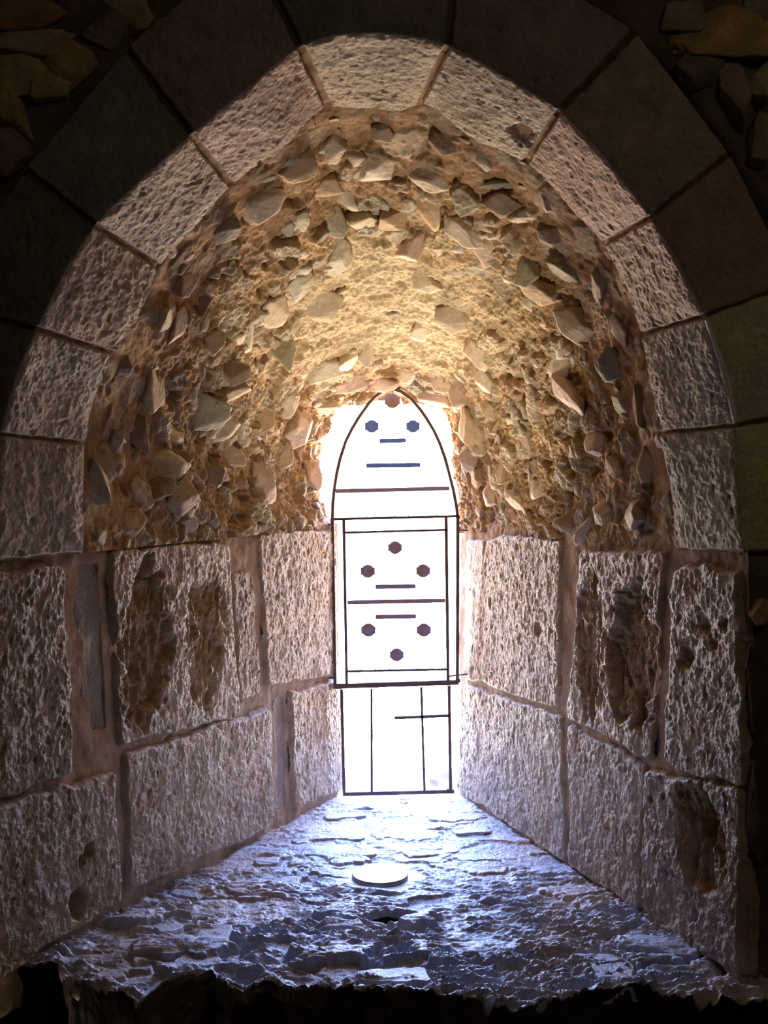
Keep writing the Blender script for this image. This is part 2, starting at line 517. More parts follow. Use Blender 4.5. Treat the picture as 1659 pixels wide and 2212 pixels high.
# px, py, width px, height px, tilt deg, tone
STONES = [
    (572, 438, 90, 80, 5, C_L), (817, 355, 82, 72, 0, C_L), (826, 281, 42, 34, 0, C_M), (722, 318, 48, 52, 20, C_L), (641, 365, 72, 60, 10, C_M),
    (480, 503, 88, 42, 35, C_G), (650, 475, 36, 66, 10, C_G), (722, 475, 50, 76, 15, C_G), (729, 563, 62, 86, -20, C_G), (785, 478, 52, 46, 0, C_M),
    (401, 609, 84, 44, 40, C_P), (440, 648, 34, 62, -20, C_D), (355, 692, 52, 42, 20, C_L), (385, 706, 30, 72, -25, C_L), (586, 673, 74, 104, -20, C_M),
    (646, 610, 64, 66, 15, C_G), (690, 660, 78, 58, -20, C_M), (526, 735, 56, 62, -15, C_L), (612, 745, 52, 84, 20, C_G), (457, 733, 52, 52, 0, C_M),
    (697, 800, 72, 62, 25, C_G), (503, 838, 66, 46, 15, C_M), (438, 890, 94, 56, -28, C_G), (328, 846, 66, 100, 10, C_M), (620, 874, 56, 48, 0, C_L),
    (648, 922, 68, 78, 10, C_P), (480, 928, 78, 52, 15, C_M), (567, 886, 38, 92, -15, C_T), (374, 938, 70, 56, 10, C_L), (247, 964, 34, 62, -20, C_M),
    (352, 1006, 80, 62, -15, C_L), (563, 1042, 60, 82, 10, C_P), (672, 1024, 50, 66, 0, C_P), (397, 1070, 70, 60, 15, C_M), (208, 1046, 48, 96, 8, C_L),
    (275, 1128, 78, 76, 0, C_T), (400, 1128, 54, 34, -5, C_L), (701, 880, 48, 38, -10, C_P), (503, 985, 48, 46, 20, C_M), (612, 985, 44, 54, 5, C_M),
    (752, 778, 50, 44, 0, C_L), (795, 764, 30, 60, -10, C_L), (881, 807, 32, 50, 0, C_L), (757, 828, 70, 46, 10, C_P), (826, 826, 60, 44, -5, C_P),
    (1058, 537, 86, 72, -30, C_P), (994, 500, 86, 54, -32, C_L), (925, 378, 90, 56, -20, C_L), (928, 448, 60, 92, 10, C_T), (893, 522, 48, 66, -25, C_P),
    (1220, 583, 76, 66, -35, C_G), (1144, 590, 60, 74, -30, C_G), (1293, 623, 32, 86, 10, C_L), (1172, 628, 76, 62, 0, C_T), (1261, 706, 100, 72, -25, C_M),
    (1336, 704, 32, 66, 20, C_L), (915, 611, 60, 42, -15, C_L), (980, 680, 66, 76, -40, C_M), (906, 717, 34, 52, 10, C_L), (1032, 762, 50, 60, 10, C_L),
    (957, 822, 56, 50, -10, C_L), (997, 846, 52, 52, 0, C_P), (1050, 823, 50, 60, -15, C_L), (1215, 786, 86, 46, 10, C_L), (1326, 789, 78, 56, -20, C_G),
    (1224, 850, 112, 54, -18, C_P), (1123, 874, 46, 34, 0, C_G), (1060, 884, 40, 34, -30, C_M), (1289, 948, 56, 62, 0, C_L), (1141, 952, 32, 60, 25, C_P),
    (1030, 943, 44, 78, 25, C_L), (1014, 990, 42, 56, 0, C_P), (1030, 1030, 40, 50, 0, C_T), (1063, 1072, 48, 54, 25, C_L), (1086, 1019, 30, 46, 10, C_L),
    (1118, 1084, 64, 34, -15, C_L), (1164, 1056, 32, 44, 0, C_L), (1310, 1102, 44, 56, 10, C_L), (1238, 1130, 52, 46, 0, C_M), (1266, 1146, 30, 66, -15, C_M),
    (1345, 874, 52, 42, 0, C_G), (1330, 1010, 46, 46, 10, C_T), (1128, 466, 66, 34, 12, C_L), (1180, 436, 18, 60, 30, C_L), (1088, 398, 84, 14, 2, C_G),
    (942, 850, 62, 56, -20, C_P), (850, 470, 70, 60, 10, C_T), (1080, 440, 70, 46, -10, C_D), (960, 310, 66, 52, -25, C_D), (1190, 505, 66, 52, -20, C_D),
    (300, 930, 44, 84, 10, C_D), (505, 800, 66, 54, 0, C_D), (265, 790, 44, 50, 30, C_D), (460, 1030, 52, 48, 0, C_D), (700, 400, 60, 46, 30, C_T),
    (1385, 880, 34, 78, 5, C_T), (1400, 1000, 44, 70, 0, C_T), (1370, 1110, 50, 64, 0, C_M),
]
flatV = VPX.reshape(-1, 2)


def near_index(x, y):
    k = np.argmin((flatV[:, 0] - x) ** 2 + (flatV[:, 1] - y) ** 2)
    return k // NV, k % NV


for s_, (x, y, w, hgt, ang, tone) in enumerate(STONES[:100]):
    i, j = near_index(x, y)
    p, r_, u_, n_ = frame_at(i, j, 0)
    # the seen size along the slope is shortened, so lengthen it there
    scale = p[1] / F
    view = -p / np.linalg.norm(p - [0, 0, EYE])
    view = (np.array([0, 0, EYE]) - p); view /= np.linalg.norm(view)
    cosv = max(0.42, abs(float(n_ @ view)))
    a = math.radians(-ang)
    sx, sy = w * scale * 0.62, hgt * scale * 0.62
    P, Fc = rock_shape(ICO4, 100 + s_, 1, 1, 1, planes=13, rough=0.032)
    c, s = math.cos(a), math.sin(a)
    P2 = P.copy()
    P2[:, 0] = (P[:, 0] * sx) * c + (P[:, 1] * sy) * s
    P2[:, 1] = -(P[:, 0] * sx) * s + (P[:, 1] * sy) * c
    thick = 0.50 * min(sx, sy) + 0.010
    P2[:, 2] = P[:, 2] * thick
    # screen-aligned axes laid back onto the surface
    vr = np.cross(view, [0, 0, 1.0]); vr = -vr / np.linalg.norm(vr)
    vu = np.cross(vr, view) * -1
    if vu[2] < 0: vu = -vu
    if vr[0] < 0: vr = -vr
    nn = n_ * 0.62 + view * 0.38 + rng.normal(size=3) * 0.24; nn /= np.linalg.norm(nn)
    tr = vr - nn * (vr @ nn); tr /= np.linalg.norm(tr)
    tu = np.cross(nn, tr)
    if tu @ vu < 0: tu = -tu
    W = P2[:, :1] * tr + P2[:, 1:2] * tu + P2[:, 2:3] * nn
    W = W + p - nn * (0.10 * thick)
    tn = np.array(tone) * rng.uniform(0.9, 1.08)
    band = fbm(W * np.array([30, 30, 90]), 3, s_)
    cols = tn[None] * (1 + 0.14 * band[:, None]) * (1 + 0.10 * fbm(W * 14, 2, 3)[:, None] * np.array([[1, .6, .2]]))
    loc = W.mean(0)
    o = mesh_obj('rubble_stone', W - loc, Fc, M_rubble, ceiling, cols=cols)
    o.location = loc

# the remaining small stones bedded in the vault
vs, fs, cs, off = [], [], [], 0
base3 = ico(3)
for k in range(330):
    i = rng.randint(10, NU - 10); j = int(NV * rng.uniform(0.03, 0.97))
    if crown[i, j] > 0.55 and rng.rand() < 0.8: continue
    p, r_, u_, n_ = frame_at(i, j, rng.uniform(0, 6.28))
    sz_ = rng.uniform(0.012, 0.036)
    P, Fc = rock_shape(base3, 900 + k, sz_, sz_ * rng.uniform(0.5, 0.9), sz_ * rng.uniform(0.35, 0.7), planes=11, rough=0.04)
    P[:, 2] -= 0.2 * sz_
    W = P[:, :1] * r_ + P[:, 1:2] * u_ + P[:, 2:3] * n_ + p
    t_ = tones[rng.randint(6)] * rng.uniform(0.85, 1.25)
    vs.append(W); fs.append(Fc + off); cs.append(np.repeat(t_[None], len(W), 0)); off += len(W)
o = mesh_obj('small_rubble', np.concatenate(vs), np.concatenate(fs), M_rubble, ceiling, cols=np.concatenate(cs))
tag(o, kind='stuff')

# ------------------------------------------------------------------ arch ring (trim_1): twelve... voussoirs folded over the arris
ring = empty('trim_1', (0, YF, 1.6))
tag(ring, 'ring of dressed voussoirs around the embrasure opening', None, kind='structure')


def edge_dist(nu, nv, P):
    """distance in metres of each grid node to the u-borders and v-borders."""
    du = np.linalg.norm(np.diff(P, axis=0), axis=-1)
    cu = np.concatenate([np.zeros((1, nv)), np.cumsum(du, 0)], 0)
    dv = np.linalg.norm(np.diff(P, axis=1), axis=-1)
    cv = np.concatenate([np.zeros((nu, 1)), np.cumsum(dv, 1)], 1)
    return np.minimum(cu, cu[-1:] - cu), np.minimum(cv, cv[:, -1:] - cv)


GAPS = [0.01, .003, .008, .012, .013, .016, .010, .010, .004, .003, .003, .01]
RTONE = [(0.46, 0.40, 0.34), (0.46, 0.39, 0.32), (0.48, 0.38, 0.29), (0.52, 0.42, 0.33), (0.54, 0.40, 0.33), (0.56, 0.46, 0.33),
         (0.54, 0.45, 0.33), (0.54, 0.39, 0.31), (0.50, 0.38, 0.31), (0.46, 0.41, 0.33), (0.44, 0.40, 0.30)]
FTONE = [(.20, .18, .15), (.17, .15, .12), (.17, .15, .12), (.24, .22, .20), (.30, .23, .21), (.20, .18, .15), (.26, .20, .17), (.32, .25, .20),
         (.34, .24, .18), (.55, .52, .34), (.62, .58, .30)]  # room-side faces, mostly darkened: their shade is put into the colour
for k in range(11):
    nu, nf, ns = 110, 90, 110
    gap = 0.022
    t = np.linspace(k + GAPS[k], k + 1 - GAPS[k + 1], nu)
    # straight joints: positions of the joint ends
    A, B, E = cA(t), cB(t), cE(t)
    A = lerp(A, lerp(A[:1], A[-1:], np.linspace(0, 1, nu)[:, None]), 0.12)
    wf = np.linspace(0, 1, nf)[None, :, None]
    ws = np.linspace(0, 1, ns)[None, :, None]
    face = lerp(E[:, None], A[:, None], wf)
    soff = lerp(A[:, None], B[:, None], ws)
    P = np.concatenate([face[:, :-1], soff], 1)
    nv = P.shape[1]
    for _ in range(3):
        P[:, 1:-1] = (P[:, :-2] + 2 * P[:, 1:-1] + P[:, 2:]) / 4
    eu, ev = edge_dist(nu, nv, P)
    N, fl = grid_normals(P, np.array([0.0, 0.5, 1.3]))
    q = P.astype(f32) + k * 3.1
    # chipped outline of each stone
    ed = np.minimum(eu + 0.006 * fbm(q * 22, 4, 60) - 0.001, np.minimum(ev + 0.01, 1))
    hh = -0.022 * (1 - sstep(-0.003, 0.006, ed)) + 0.004 * sstep(0.0, 0.05, ed)
    hh += 0.005 * fbm(q * 9, 3, 61) + 0.0045 * fbm(q * 42, 4, 62, gain=0.65) - 0.0035 * sstep(0.30, 0.6, fbm(q * 36, 2, 63)) + 0.0018 * fbm(q * 95, 3, 67)
    iss = (np.arange(nv) >= nf - 1)[None, :] * np.ones((nu, 1))
    arris = np.exp(-((np.arange(nv)[None, :] - (nf - 1)) / 3.0) ** 2)
    hh -= arris * 0.010 * np.clip(fbm(q * 20, 3, 64) + 0.25, 0, 1)
    if k == 6:      # broken pocket near the inner end
        d = np.linalg.norm(P - (lerp(cA(6.86), cB(6.86), 0.62)), axis=-1)
        hh -= 0.030 * (1 - sstep(0.01, 0.045, d + 0.03 * fbm(q * 40, 3, 65)))
    Pd = P + N * hh[..., None]
    var = fbm(q * 6, 4, 66)
    cs_ = np.array(RTONE[k]) * (1 + 0.22 * var)[..., None] * (1 + 0.08 * fbm(q * 4, 3, 68)[..., None] * np.array([1, 0, -1]))
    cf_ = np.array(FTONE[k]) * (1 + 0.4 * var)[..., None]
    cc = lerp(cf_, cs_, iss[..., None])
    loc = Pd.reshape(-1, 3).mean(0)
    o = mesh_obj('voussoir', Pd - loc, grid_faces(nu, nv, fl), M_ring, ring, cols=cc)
    o.location = loc - np.array(ring.location)

# mortar bed behind the ring joints
nu, nv = 700, 90
t = np.linspace(0.0, 11, nu)
A, B, E = cA(t), cB(t), cE(t)
P = np.concatenate([lerp(E[:, None], A[:, None], np.linspace(0, 1, 40)[None, :, None])[:, :-1], lerp(A[:, None], B[:, None], np.linspace(0, 1, 51)[None, :, None])], 1)
N, fl = grid_normals(P, np.array([0.0, 0.5, 1.3]))
q = P.astype(f32)
tj = np.abs(((t + 0.5) % 1) - 0.5)[:, None]
Pd = P - N * (0.012 - 0.008 * fbm(q * 20, 3, 70))[..., None]
iss = (np.arange(P.shape[1]) >= 39)[None, :, None]
cc = np.where(iss, np.array([0.35, 0.24, 0.15]), np.array([0.10, 0.08, 0.06])) * (1 + 0.15 * fbm(q * 12, 3, 71))[..., None]  # face part of the mortar is painted darker for the same shade
mesh_obj('joint_mortar', Pd - np.array(ring.location), grid_faces(*P.shape[:2], fl), M_mortar, ring, cols=cc)

# chamfer with its lit brightness painted in, along the arris of the second lowest voussoir on the right
ts = np.linspace(9.04, 9.98, 120)
A, E = cA(ts), cE(ts)
wd = 0.013 * np.sin(np.pi * np.clip((ts - 9.0) / 1.0, 0, 1)) ** 0.5 * (0.55 + 0.45 * (ts - 9.04))
dv_ = (E - A); dv_[:, 1] = 0; dv_ /= np.linalg.norm(dv_, axis=1, keepdims=True)
prof = []
for a_, b_ in ((-0.4, 0.004), (-0.2, -0.006), (0.5, -0.007), (1.0, -0.002), (1.0, 0.012)):
    prof.append(A + dv_ * (wd * a_)[:, None] + np.array([0, b_, 0]))
P = np.stack(prof, 1)
_, fl = grid_normals(P, np.array([0.0, 0.5, 1.3]))
o = mesh_obj('lit_chamfer', P - np.array(ring.location), grid_faces(120, 5, fl), M_ring, ring, cols=np.tile(np.array([0.85, 0.84, 0.84]), (600, 1)))
o['label'] = 'chamfered edge with lit brightness painted on'

# ------------------------------------------------------------------ jambs
JL = (np.array([-0.858, YF]), np.array([-0.158, YB]))
JR = (np.array([0.782, YF]), np.array([0.268, YB]))


def jamb_hit(J, x, y):
    """pixel -> (s along the jamb 0..1, z)"""
    (x0, y0), (x1, y1) = J
    k = (x - CX) / F
    s = (k * y0 - x0) / ((x1 - x0) - k * (y1 - y0))
    Y = y0 + s * (y1 - y0)
    return s, EYE - (y - CY) / F * Y


def jamb_pt(J, s, z, out=0.0):
    d = J[1] - J[0]
    n = np.array([d[1], -d[0]]); n /= np.linalg.norm(n)
    if n[0] * J[0][0] > 0: n = -n
    X = J[0][0] + d[0] * s + n[0] * out
    Y = J[0][1] + d[1] * s + n[1] * out
    return np.stack([X, Y, z], -1), np.array([n[0], n[1], 0.0])


def damage(q, s, z, cs_, cz_, rs_, rz_, depth, seed):
    """a torn-out hollow in a block: depth field in metres"""
    e = ((s - cs_) / rs_) ** 2 + ((z - cz_) / rz_) ** 2
    e = e + 0.9 * fbm(q * 9, 3, seed) + 0.5 * fbm(q * 26, 3, seed + 1)
    m = 1 - sstep(0.55, 1.05, e)
    qq = q * np.array([22, 22, 5.5], dtype=f32)
    r = fbm(qq, 4, seed + 3, ridged=True)
    step = np.round(fbm(q * np.array([10, 10, 4], dtype=f32), 2, seed + 5) * 4) / 4
    return m * (depth * (0.75 + 0.7 * step) - 0.026 * r + 0.008 * fbm(q * 30, 3, seed + 8)), m


def block(J, name, quad, parent, tone, prot=0.022, seed=0, hollow=None, res=0.0026, jag=0.012, smooth_=False, tool=1.0, tone2=None, pit=None):
    sz = [jamb_hit(J, x, y) for x, y in quad]       # TL TR BR BL where L = room side
    L = np.linalg.norm(J[1] - J[0])
    a, b_, c_, d_ = [np.array(v) * np.array([L, 1]) for v in sz]
    nu = int(max(np.linalg.norm(b_ - a), np.linalg.norm(c_ - d_)) / res) + 8
    nv = int(max(np.linalg.norm(d_ - a), np.linalg.norm(c_ - b_)) / res) + 8
    U = np.linspace(0, 1, nu)[:, None, None]
    V = np.linspace(0, 1, nv)[None, :, None]
    G = (a * (1 - U) + b_ * U) * (1 - V) + (d_ * (1 - U) + c_ * U) * V
    S, Z = G[..., 0] / L, G[..., 1]
    P, n = jamb_pt(J, S, Z)
    q = P.astype(f32) + seed * 1.7
    eu, ev = edge_dist(nu, nv, P)
    ed = np.minimum(eu, ev)
    # rounded corners and a broken outline
    r = 0.03
    cd = r - np.sqrt(np.maximum(r - eu, 0) ** 2 + np.maximum(r - ev, 0) ** 2)
    ed = np.minimum(ed, cd) + jag * (1.1 * fbm(q * 16, 4, seed) + 1.3 * fbm(q * 5.5, 2, seed + 40) - 0.2)
    prot = prot * 0.42
    hh = -0.03 + (0.03 + prot) * sstep(-0.010, 0.014, ed)
    ins = sstep(0, 0.02, ed)
    hh += 0.006 * fbm(q * 7, 3, seed + 1)
    if not smooth_:
        qq = q * np.array([1, 1, 0.75], dtype=f32)
        hh += ins * tool * (0.0044 * fbm(qq * 78, 3, seed + 2, gain=0.65) - 0.005 * sstep(0.2, 0.6, fbm(qq * 50, 2, seed + 4)) + 0.004 * fbm(qq * 24, 2, seed + 6))
    else:
        hh += ins * 0.003 * fbm(q * 40, 4, seed + 2)
    m = 0
    if hollow is not None:
        for hx, hy, hw, hz_, dep in hollow:
            s0, z0 = jamb_hit(J, hx, hy)
            s1, _ = jamb_hit(J, hx + hw, hy)
            s2, _ = jamb_hit(J, hx - hw, hy)
            z1 = jamb_hit(J, hx, hy + hz_)[1]
            d, mm = damage(q, S, Z, s0, z0, abs(s1 - s2) / 2, abs(z1 - z0), dep, seed + 20)
            hh = hh - d * ins
            m = np.maximum(m, mm)
    if pit is not None:
        for hx, hy, rr, dep in pit:
            s0, z0 = jamb_hit(J, hx, hy)
            dd = np.sqrt(((S - s0) * L * 1.0) ** 2 + ((Z - z0) * 0.8) ** 2) + 0.012 * fbm(q * 40, 3, seed + 9)
            hh -= dep * (1 - sstep(rr * 0.4, rr, dd))
    Pd = P + n * hh[..., None]
    _, fl = grid_normals(P, np.array([0, 3.0, 1.2]))
    var = fbm(q * 5, 4, seed + 7)
    t1 = np.array(tone)
    t2 = np.array(tone2) if tone2 is not None else t1 * np.array([0.95, 0.82, 0.66])
    cc = lerp(t1, t2, sstep(-0.15, 0.45, var)[..., None]) * (1 + 0.18 * fbm(q * 30, 3, seed + 8))[..., None]
    if hollow is not None:
        cc = lerp(cc, cc * np.array([0.95, 0.80, 0.58]), m[..., None] * 0.9)
    loc = Pd.reshape(-1, 3).mean(0)
    o = mesh_obj(name, Pd - loc, grid_faces(nu, nv, fl), M_ashlar, parent, cols=cc)
    o.location = loc - np.array(parent.location)
    if hollow is not None:
        o['label'] = 'block with torn-out hollow'
    return o


def jamb_wall(name, J, label):
    root = None
    L = np.linalg.norm(J[1] - J[0])
    nu, nv = 430, 300
    s = np.linspace(0, 1.0, nu)[:, None] * np.ones((1, nv))
    z = np.ones((nu, 1)) * np.linspace(SILL - 0.09, 1.62, nv)[None, :]
    # top follows the springing line of the vault, tucked behind it
    ztop = 1.535
    z = SILL - 0.09 + (z - (SILL - 0.09)) * (ztop - SILL + 0.09) / (1.62 - SILL + 0.09)
    P, n = jamb_pt(J, s, z)
    q = P.astype(f32)
    hh = -0.006 + 0.012 * fbm(q * 6, 4, 200) + 0.006 * fbm(q * 22, 4, 201) + 0.0015 * fbm(q * 90, 2, 202)
    hh -= 0.04 * sstep(ztop - 0.03, ztop, z)
    G = np.stack([s * L, z], -1)
    for JJ, nm, quad, *_r in BLK:
        if JJ is not J: continue
        c4 = np.array([np.array(jamb_hit(J, *v)) * [L, 1] for v in quad])
        ins = np.full(s.shape, 9.0)
        area = 0.5 * sum(c4[i][0] * c4[(i + 1) % 4][1] - c4[(i + 1) % 4][0] * c4[i][1] for i in range(4))
        for i in range(4):
            a_, b_ = c4[i], c4[(i + 1) % 4]
            e_ = (b_ - a_) / np.linalg.norm(b_ - a_)
            dd = (e_[0] * (G[..., 1] - a_[1]) - e_[1] * (G[..., 0] - a_[0])) * np.sign(area)
            ins = np.minimum(ins, dd)
        hh = hh - 0.11 * sstep(0.030, 0.042, ins)
    Pd = P + n * hh[..., None]
    _, fl = grid_normals(P, np.array([0, 3.0, 1.2]))
    cc = np.array([0.44, 0.33, 0.235]) * (1 + 0.22 * fbm(q * 8, 4, 203))[..., None]
    o = mesh_obj(name, Pd, grid_faces(nu, nv, fl), M_mortar, cols=cc)
    tag(o, label, kind='structure')
    return o


T1, T2, T3, T4 = (0.50, 0.39, 0.28), (0.46, 0.355, 0.255), (0.54, 0.43, 0.31), (0.31, 0.265, 0.23)
BLK = [
    (JL, 'stone_block', [(-32, 1222), (138, 1212), (160, 1680), (-32, 1745)], (0.42, 0.32, 0.23), dict(seed=1, prot=0.03, tone2=(0.40, 0.24, 0.13), tool=1.1)),
    (JL, 'stone_block', [(-32, 1738), (246, 1652), (258, 1956), (-32, 2135)], T2, dict(seed=2, prot=0.034, jag=0.016,
     pit=[(160, 1950, .035, .05), (182, 1838, .02, .02), (168, 1862, .016, .02), (75, 1665, .05, .03)])),
    (JL, 'stone_slab', [(152, 1198), (229, 1188), (250, 1596), (186, 1606)], T4, dict(seed=3, prot=-0.02, smooth_=True, jag=0.01)),
    (JL, 'stone_block', [(230, 1176), (494, 1164), (516, 1552), (250, 1620)], T1, dict(seed=4, prot=0.030, tone2=(0.44, 0.33, 0.22),
     hollow=[(312, 1400, 60, 185, 0.05), (440, 1380, 52, 150, 0.035)])),
    (JL, 'stone_slab', [(496, 1225), (552, 1235), (566, 1505), (518, 1520)], (0.44, 0.34, 0.23), dict(seed=5, prot=0.006, jag=0.02)),
    (JL, 'stone_block', [(262, 1622), (582, 1520), (588, 1790), (270, 1938)], T2, dict(seed=6, prot=0.028)),
    (JL, 'stone_block', [(552, 1145), (726, 1140), (727, 1462), (574, 1488)], T3, dict(seed=7, prot=0.020)),
    (JL, 'stone_block', [(622, 1490), (738, 1466), (740, 1710), (630, 1764)], T1, dict(seed=8, prot=0.024)),
    (JL, 'stone_slab', [(588, 1500), (626, 1490), (630, 1758), (592, 1776)], T4, dict(seed=9, prot=-0.02, smooth_=True)),
    (JR, 'stone_block', [(1218, 1156), (1052, 1154), (1008, 1472), (1212, 1538)], T3, dict(seed=11, prot=0.016, pit=[(1165, 1360, .025, .015), (1062, 1300, .02, .02)])),
    (JR, 'stone_block', [(1220, 1540), (1002, 1472), (987, 1710), (1228, 1874)], T3, dict(seed=12, prot=0.016, tone2=(0.48, 0.40, 0.32))),
    (JR, 'stone_block', [(1446, 1188), (1256, 1184), (1226, 1556), (1412, 1652)], T1, dict(seed=13, prot=0.024, tone2=(0.46, 0.34, 0.22),
     hollow=[(1372, 1400, 60, 170, 0.06), (1282, 1390, 34, 170, 0.035)])),
    (JR, 'stone_block', [(1404, 1646), (1226, 1556), (1228, 1876), (1388, 1980)], T2, dict(seed=14, prot=0.018)),
    (JR, 'stone_block', [(1612, 1216), (1456, 1216), (1436, 1648), (1615, 1708)], T2, dict(seed=15, prot=0.026, jag=0.022)),
    (JR, 'stone_block', [(1615, 1700), (1398, 1648), (1390, 1992), (1615, 2140)], T2, dict(seed=16, prot=0.036, jag=0.018,
     hollow=[(1518, 1810, 62, 130, 0.045)], pit=[(1528, 1790, .04, .06)], tool=1.3)),
    (JR, 'stone_slab', [(1050, 1160), (1004, 1158), (1000, 1445), (1018, 1470)], (0.48, 0.36, 0.23), dict(seed=17, prot=0.004, smooth_=True)),
]
wall_left = jamb_wall('wall_left', JL, 'left side of the embrasure, dressed blocks in tan mortar')
wall_right = jamb_wall('wall_right', JR, 'right side of the embrasure, dressed blocks in tan mortar')
for J_, nm_, quad_, tone_, kw_ in BLK:
    block(J_, nm_, quad_, wall_left if J_ is JL else wall_right, tone_, **kw_)

# ------------------------------------------------------------------ sill
EDGE = np.array([(0, 2100), (70, 2096), (150, 2132), (250, 2148), (330, 2166), (348, 2128), (440, 2112), (500, 2142), (600, 2136), (680, 2150),
                 (760, 2138), (850, 2148), (950, 2152), (1010, 2172), (1040, 2186), (1100, 2196), (1200, 2160), (1290, 2148), (1380, 2138), (1425, 2160),
                 (1500, 2170), (1600, 2172), (1660, 2176)], dtype=float)
DROP = EYE - SILL
nu, nv, nfr = 640, 620, 70
uu = np.linspace(0, 1, nu)
Xf = lerp(-0.90, 0.86, uu)
Xb = lerp(-0.20, 0.31, uu)
eY = DROP * F / (np.interp(CX + Xf / YF * F, EDGE[:, 0], EDGE[:, 1]) - CY)
vv = np.linspace(0, 1, nv) ** 1.0
Yb = 4.02
Yg = lerp(eY[:, None], Yb, vv[None, :])
Xg = Xf[:, None] + (Xb - Xf)[:, None] * ((Yg - YF) / (Yb - YF))
P = np.stack([Xg, Yg, np.full_like(Xg, SILL)], -1)
dfr = np.linspace(0.42, 0, nfr)[:-1]
front = np.stack([np.repeat(Xg[:, :1], nfr - 1, 1), Yg[:, :1] + 0.07 * (dfr[None] / 0.42) ** 0.5 + 0 * Xg[:, :1], SILL - dfr[None] + 0 * Xg[:, :1]], -1)
P = np.concatenate([front, P], 1)
isf = np.zeros(P.shape[:2]); isf[:, :nfr - 1] = 1
N = np.zeros_like(P)
N[..., 2] = 1 - isf
N[..., 1] = -isf
q = P.astype(f32)
qs = q * np.array([1.0, 2.3, 1.0], dtype=f32)
warp = np.stack([fbm(q * 8, 3, 300), fbm(q * 8, 3, 301), 0 * q[..., 0]], -1) * 0.05
base = fbm((qs + warp) * 5.0, 4, 302)
lay = base * 7
terr = (np.floor(lay) + sstep(0.72, 1.0, lay - np.floor(lay))) / 7       # broken layers: flat tops, steep risers
rgh = sstep(0.02, 0.30, fbm(q * 4.5, 3, 303) + 0.30 * (q[..., 0] > 0.1) * (1 - sstep(2.7, 3.1, q[..., 1])) + 0.25 * (1 - sstep(2.42, 2.6, q[..., 1])))
near = 0.40 + 1.15 * (1 - sstep(2.5, 3.4, q[..., 1]))
ws_ = np.stack([q[..., 0] * 5.5, q[..., 1] * 10.0, 0 * q[..., 0] + 0.5], -1) + warp * np.array([9, 14, 0], dtype=f32) \
    + 0.30 * np.stack([fbm(q * 22, 3, 331), fbm(q * 22, 3, 332), 0 * q[..., 0]], -1)
g1, g2, gid = worley(ws_, 21)
gr = (gid & np.uint32(255)).astype(f32) / 255
gr2 = ((gid >> np.uint32(8)) & np.uint32(255)).astype(f32) / 127 - 1
gr3 = ((gid >> np.uint32(16)) & np.uint32(255)).astype(f32) / 255
ge = sstep(0.03, 0.16, g2 - g1)
slabs = (gr3 > 0.35) * ge * (1 - 0.8 * rgh)
hz = slabs * near * (0.004 + 0.012 * gr + 0.008 * gr2 * np.sin(ws_[..., 1] * 1.3)) + 0.010 * terr * near + 0.006 * base
hz += near * (0.003 + 0.017 * rgh) * fbm((qs + warp * .6) * 14, 4, 304, gain=0.55, ridged=True) - 0.004
hz += (1 - 0.6 * slabs) * 0.0042 * fbm(q * 42, 4, 305, gain=0.6) + 0.0012 * fbm(q * 120, 2, 333)
hz -= 0.022 * near * rgh * sstep(0.15, 0.45, fbm(qs * 11, 2, 306))
# settle against the jambs, the lamp and the window
dl = np.minimum(uu, 1 - uu)[:, None] * 2
lamp = np.array([-0.011, 3.10])
dlamp = np.hypot(P[..., 0] - lamp[0], P[..., 1] - lamp[1])
hz = lerp(0 * hz - 0.002, hz, sstep(0.07, 0.14, dlamp))
hz *= (0.3 + 0.7 * (1 - sstep(3.75, 3.95, P[..., 1])))
# square socket hole, set cornerwise
hxX, hxY = (836 - CX) / F * 2.76, DROP * F / (1992 - CY)
SOX, SOY, SOR = hxX, hxY, 0.050
dsq = np.abs(P[..., 0] - SOX) + np.abs(P[..., 1] - SOY) / 0.65
hz = lerp(-0.004 + 0 * hz, hz, sstep(SOR * 1.1, SOR * 1.7, dsq))
hz = np.where((dsq < SOR) & (isf < 0.5), -0.10, hz)
hf = 0.02 * fbm(q * 7, 4, 310) + 0.012 * fbm(q * 25, 4, 311)
H_ = np.where(isf > 0.5, hf, hz)
Pd = P + N * H_[..., None]
# lip: ragged edge in plan
lipw = np.exp(-((np.arange(P.shape[1]) - (nfr - 1)) / 5.0) ** 2)[None, :]
Pd[..., 1] -= lipw * 0.014 * fbm(q * 24, 4, 312)
Pd[:, :nfr - 1, 2] += (hz[:, nfr - 1:nfr]) * (1 - dfr[None] / 0.42)
slate = np.array([0.38, 0.43, 0.56])
sand = np.array([0.52, 0.43, 0.38])
mixv = sstep(-0.1, 0.4, fbm(q * 4, 4, 313) + 0.35 * sstep(0.25, 0.75, np.abs(P[..., 0] - 0.05) / np.maximum(0.2, 0.80 - 0.36 * (P[..., 1] - 2.4))) - 0.1)
cc = lerp(slate, sand, mixv[..., None] * 0.75) * (1 + (0.35 * (gr - 0.35) * slabs)[..., None]) * (1 + 0.25 * fbm(q * 22, 4, 314))[..., None] * (1 - 0.25 * sstep(0.18, 0.5, fbm(qs * 13, 2, 306)))[..., None]
cc = lerp(cc, np.array([0.035, 0.028, 0.028]) + 0 * cc, isf[..., None])  # riser painted near black, standing in for the missing window light
_, fl = grid_normals(P[:, nfr:], np.array([0, 3.0, 3.0]))
kf = nfr - 2
sill = mesh_obj('window_sill', Pd[:, kf:], grid_faces(nu, P.shape[1] - kf, fl), M_sill, cols=cc[:, kf:])
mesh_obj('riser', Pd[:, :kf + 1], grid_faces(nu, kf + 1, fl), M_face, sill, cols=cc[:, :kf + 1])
tag(sill, 'broad uneven stone sill sloping away to the window', kind='structure')

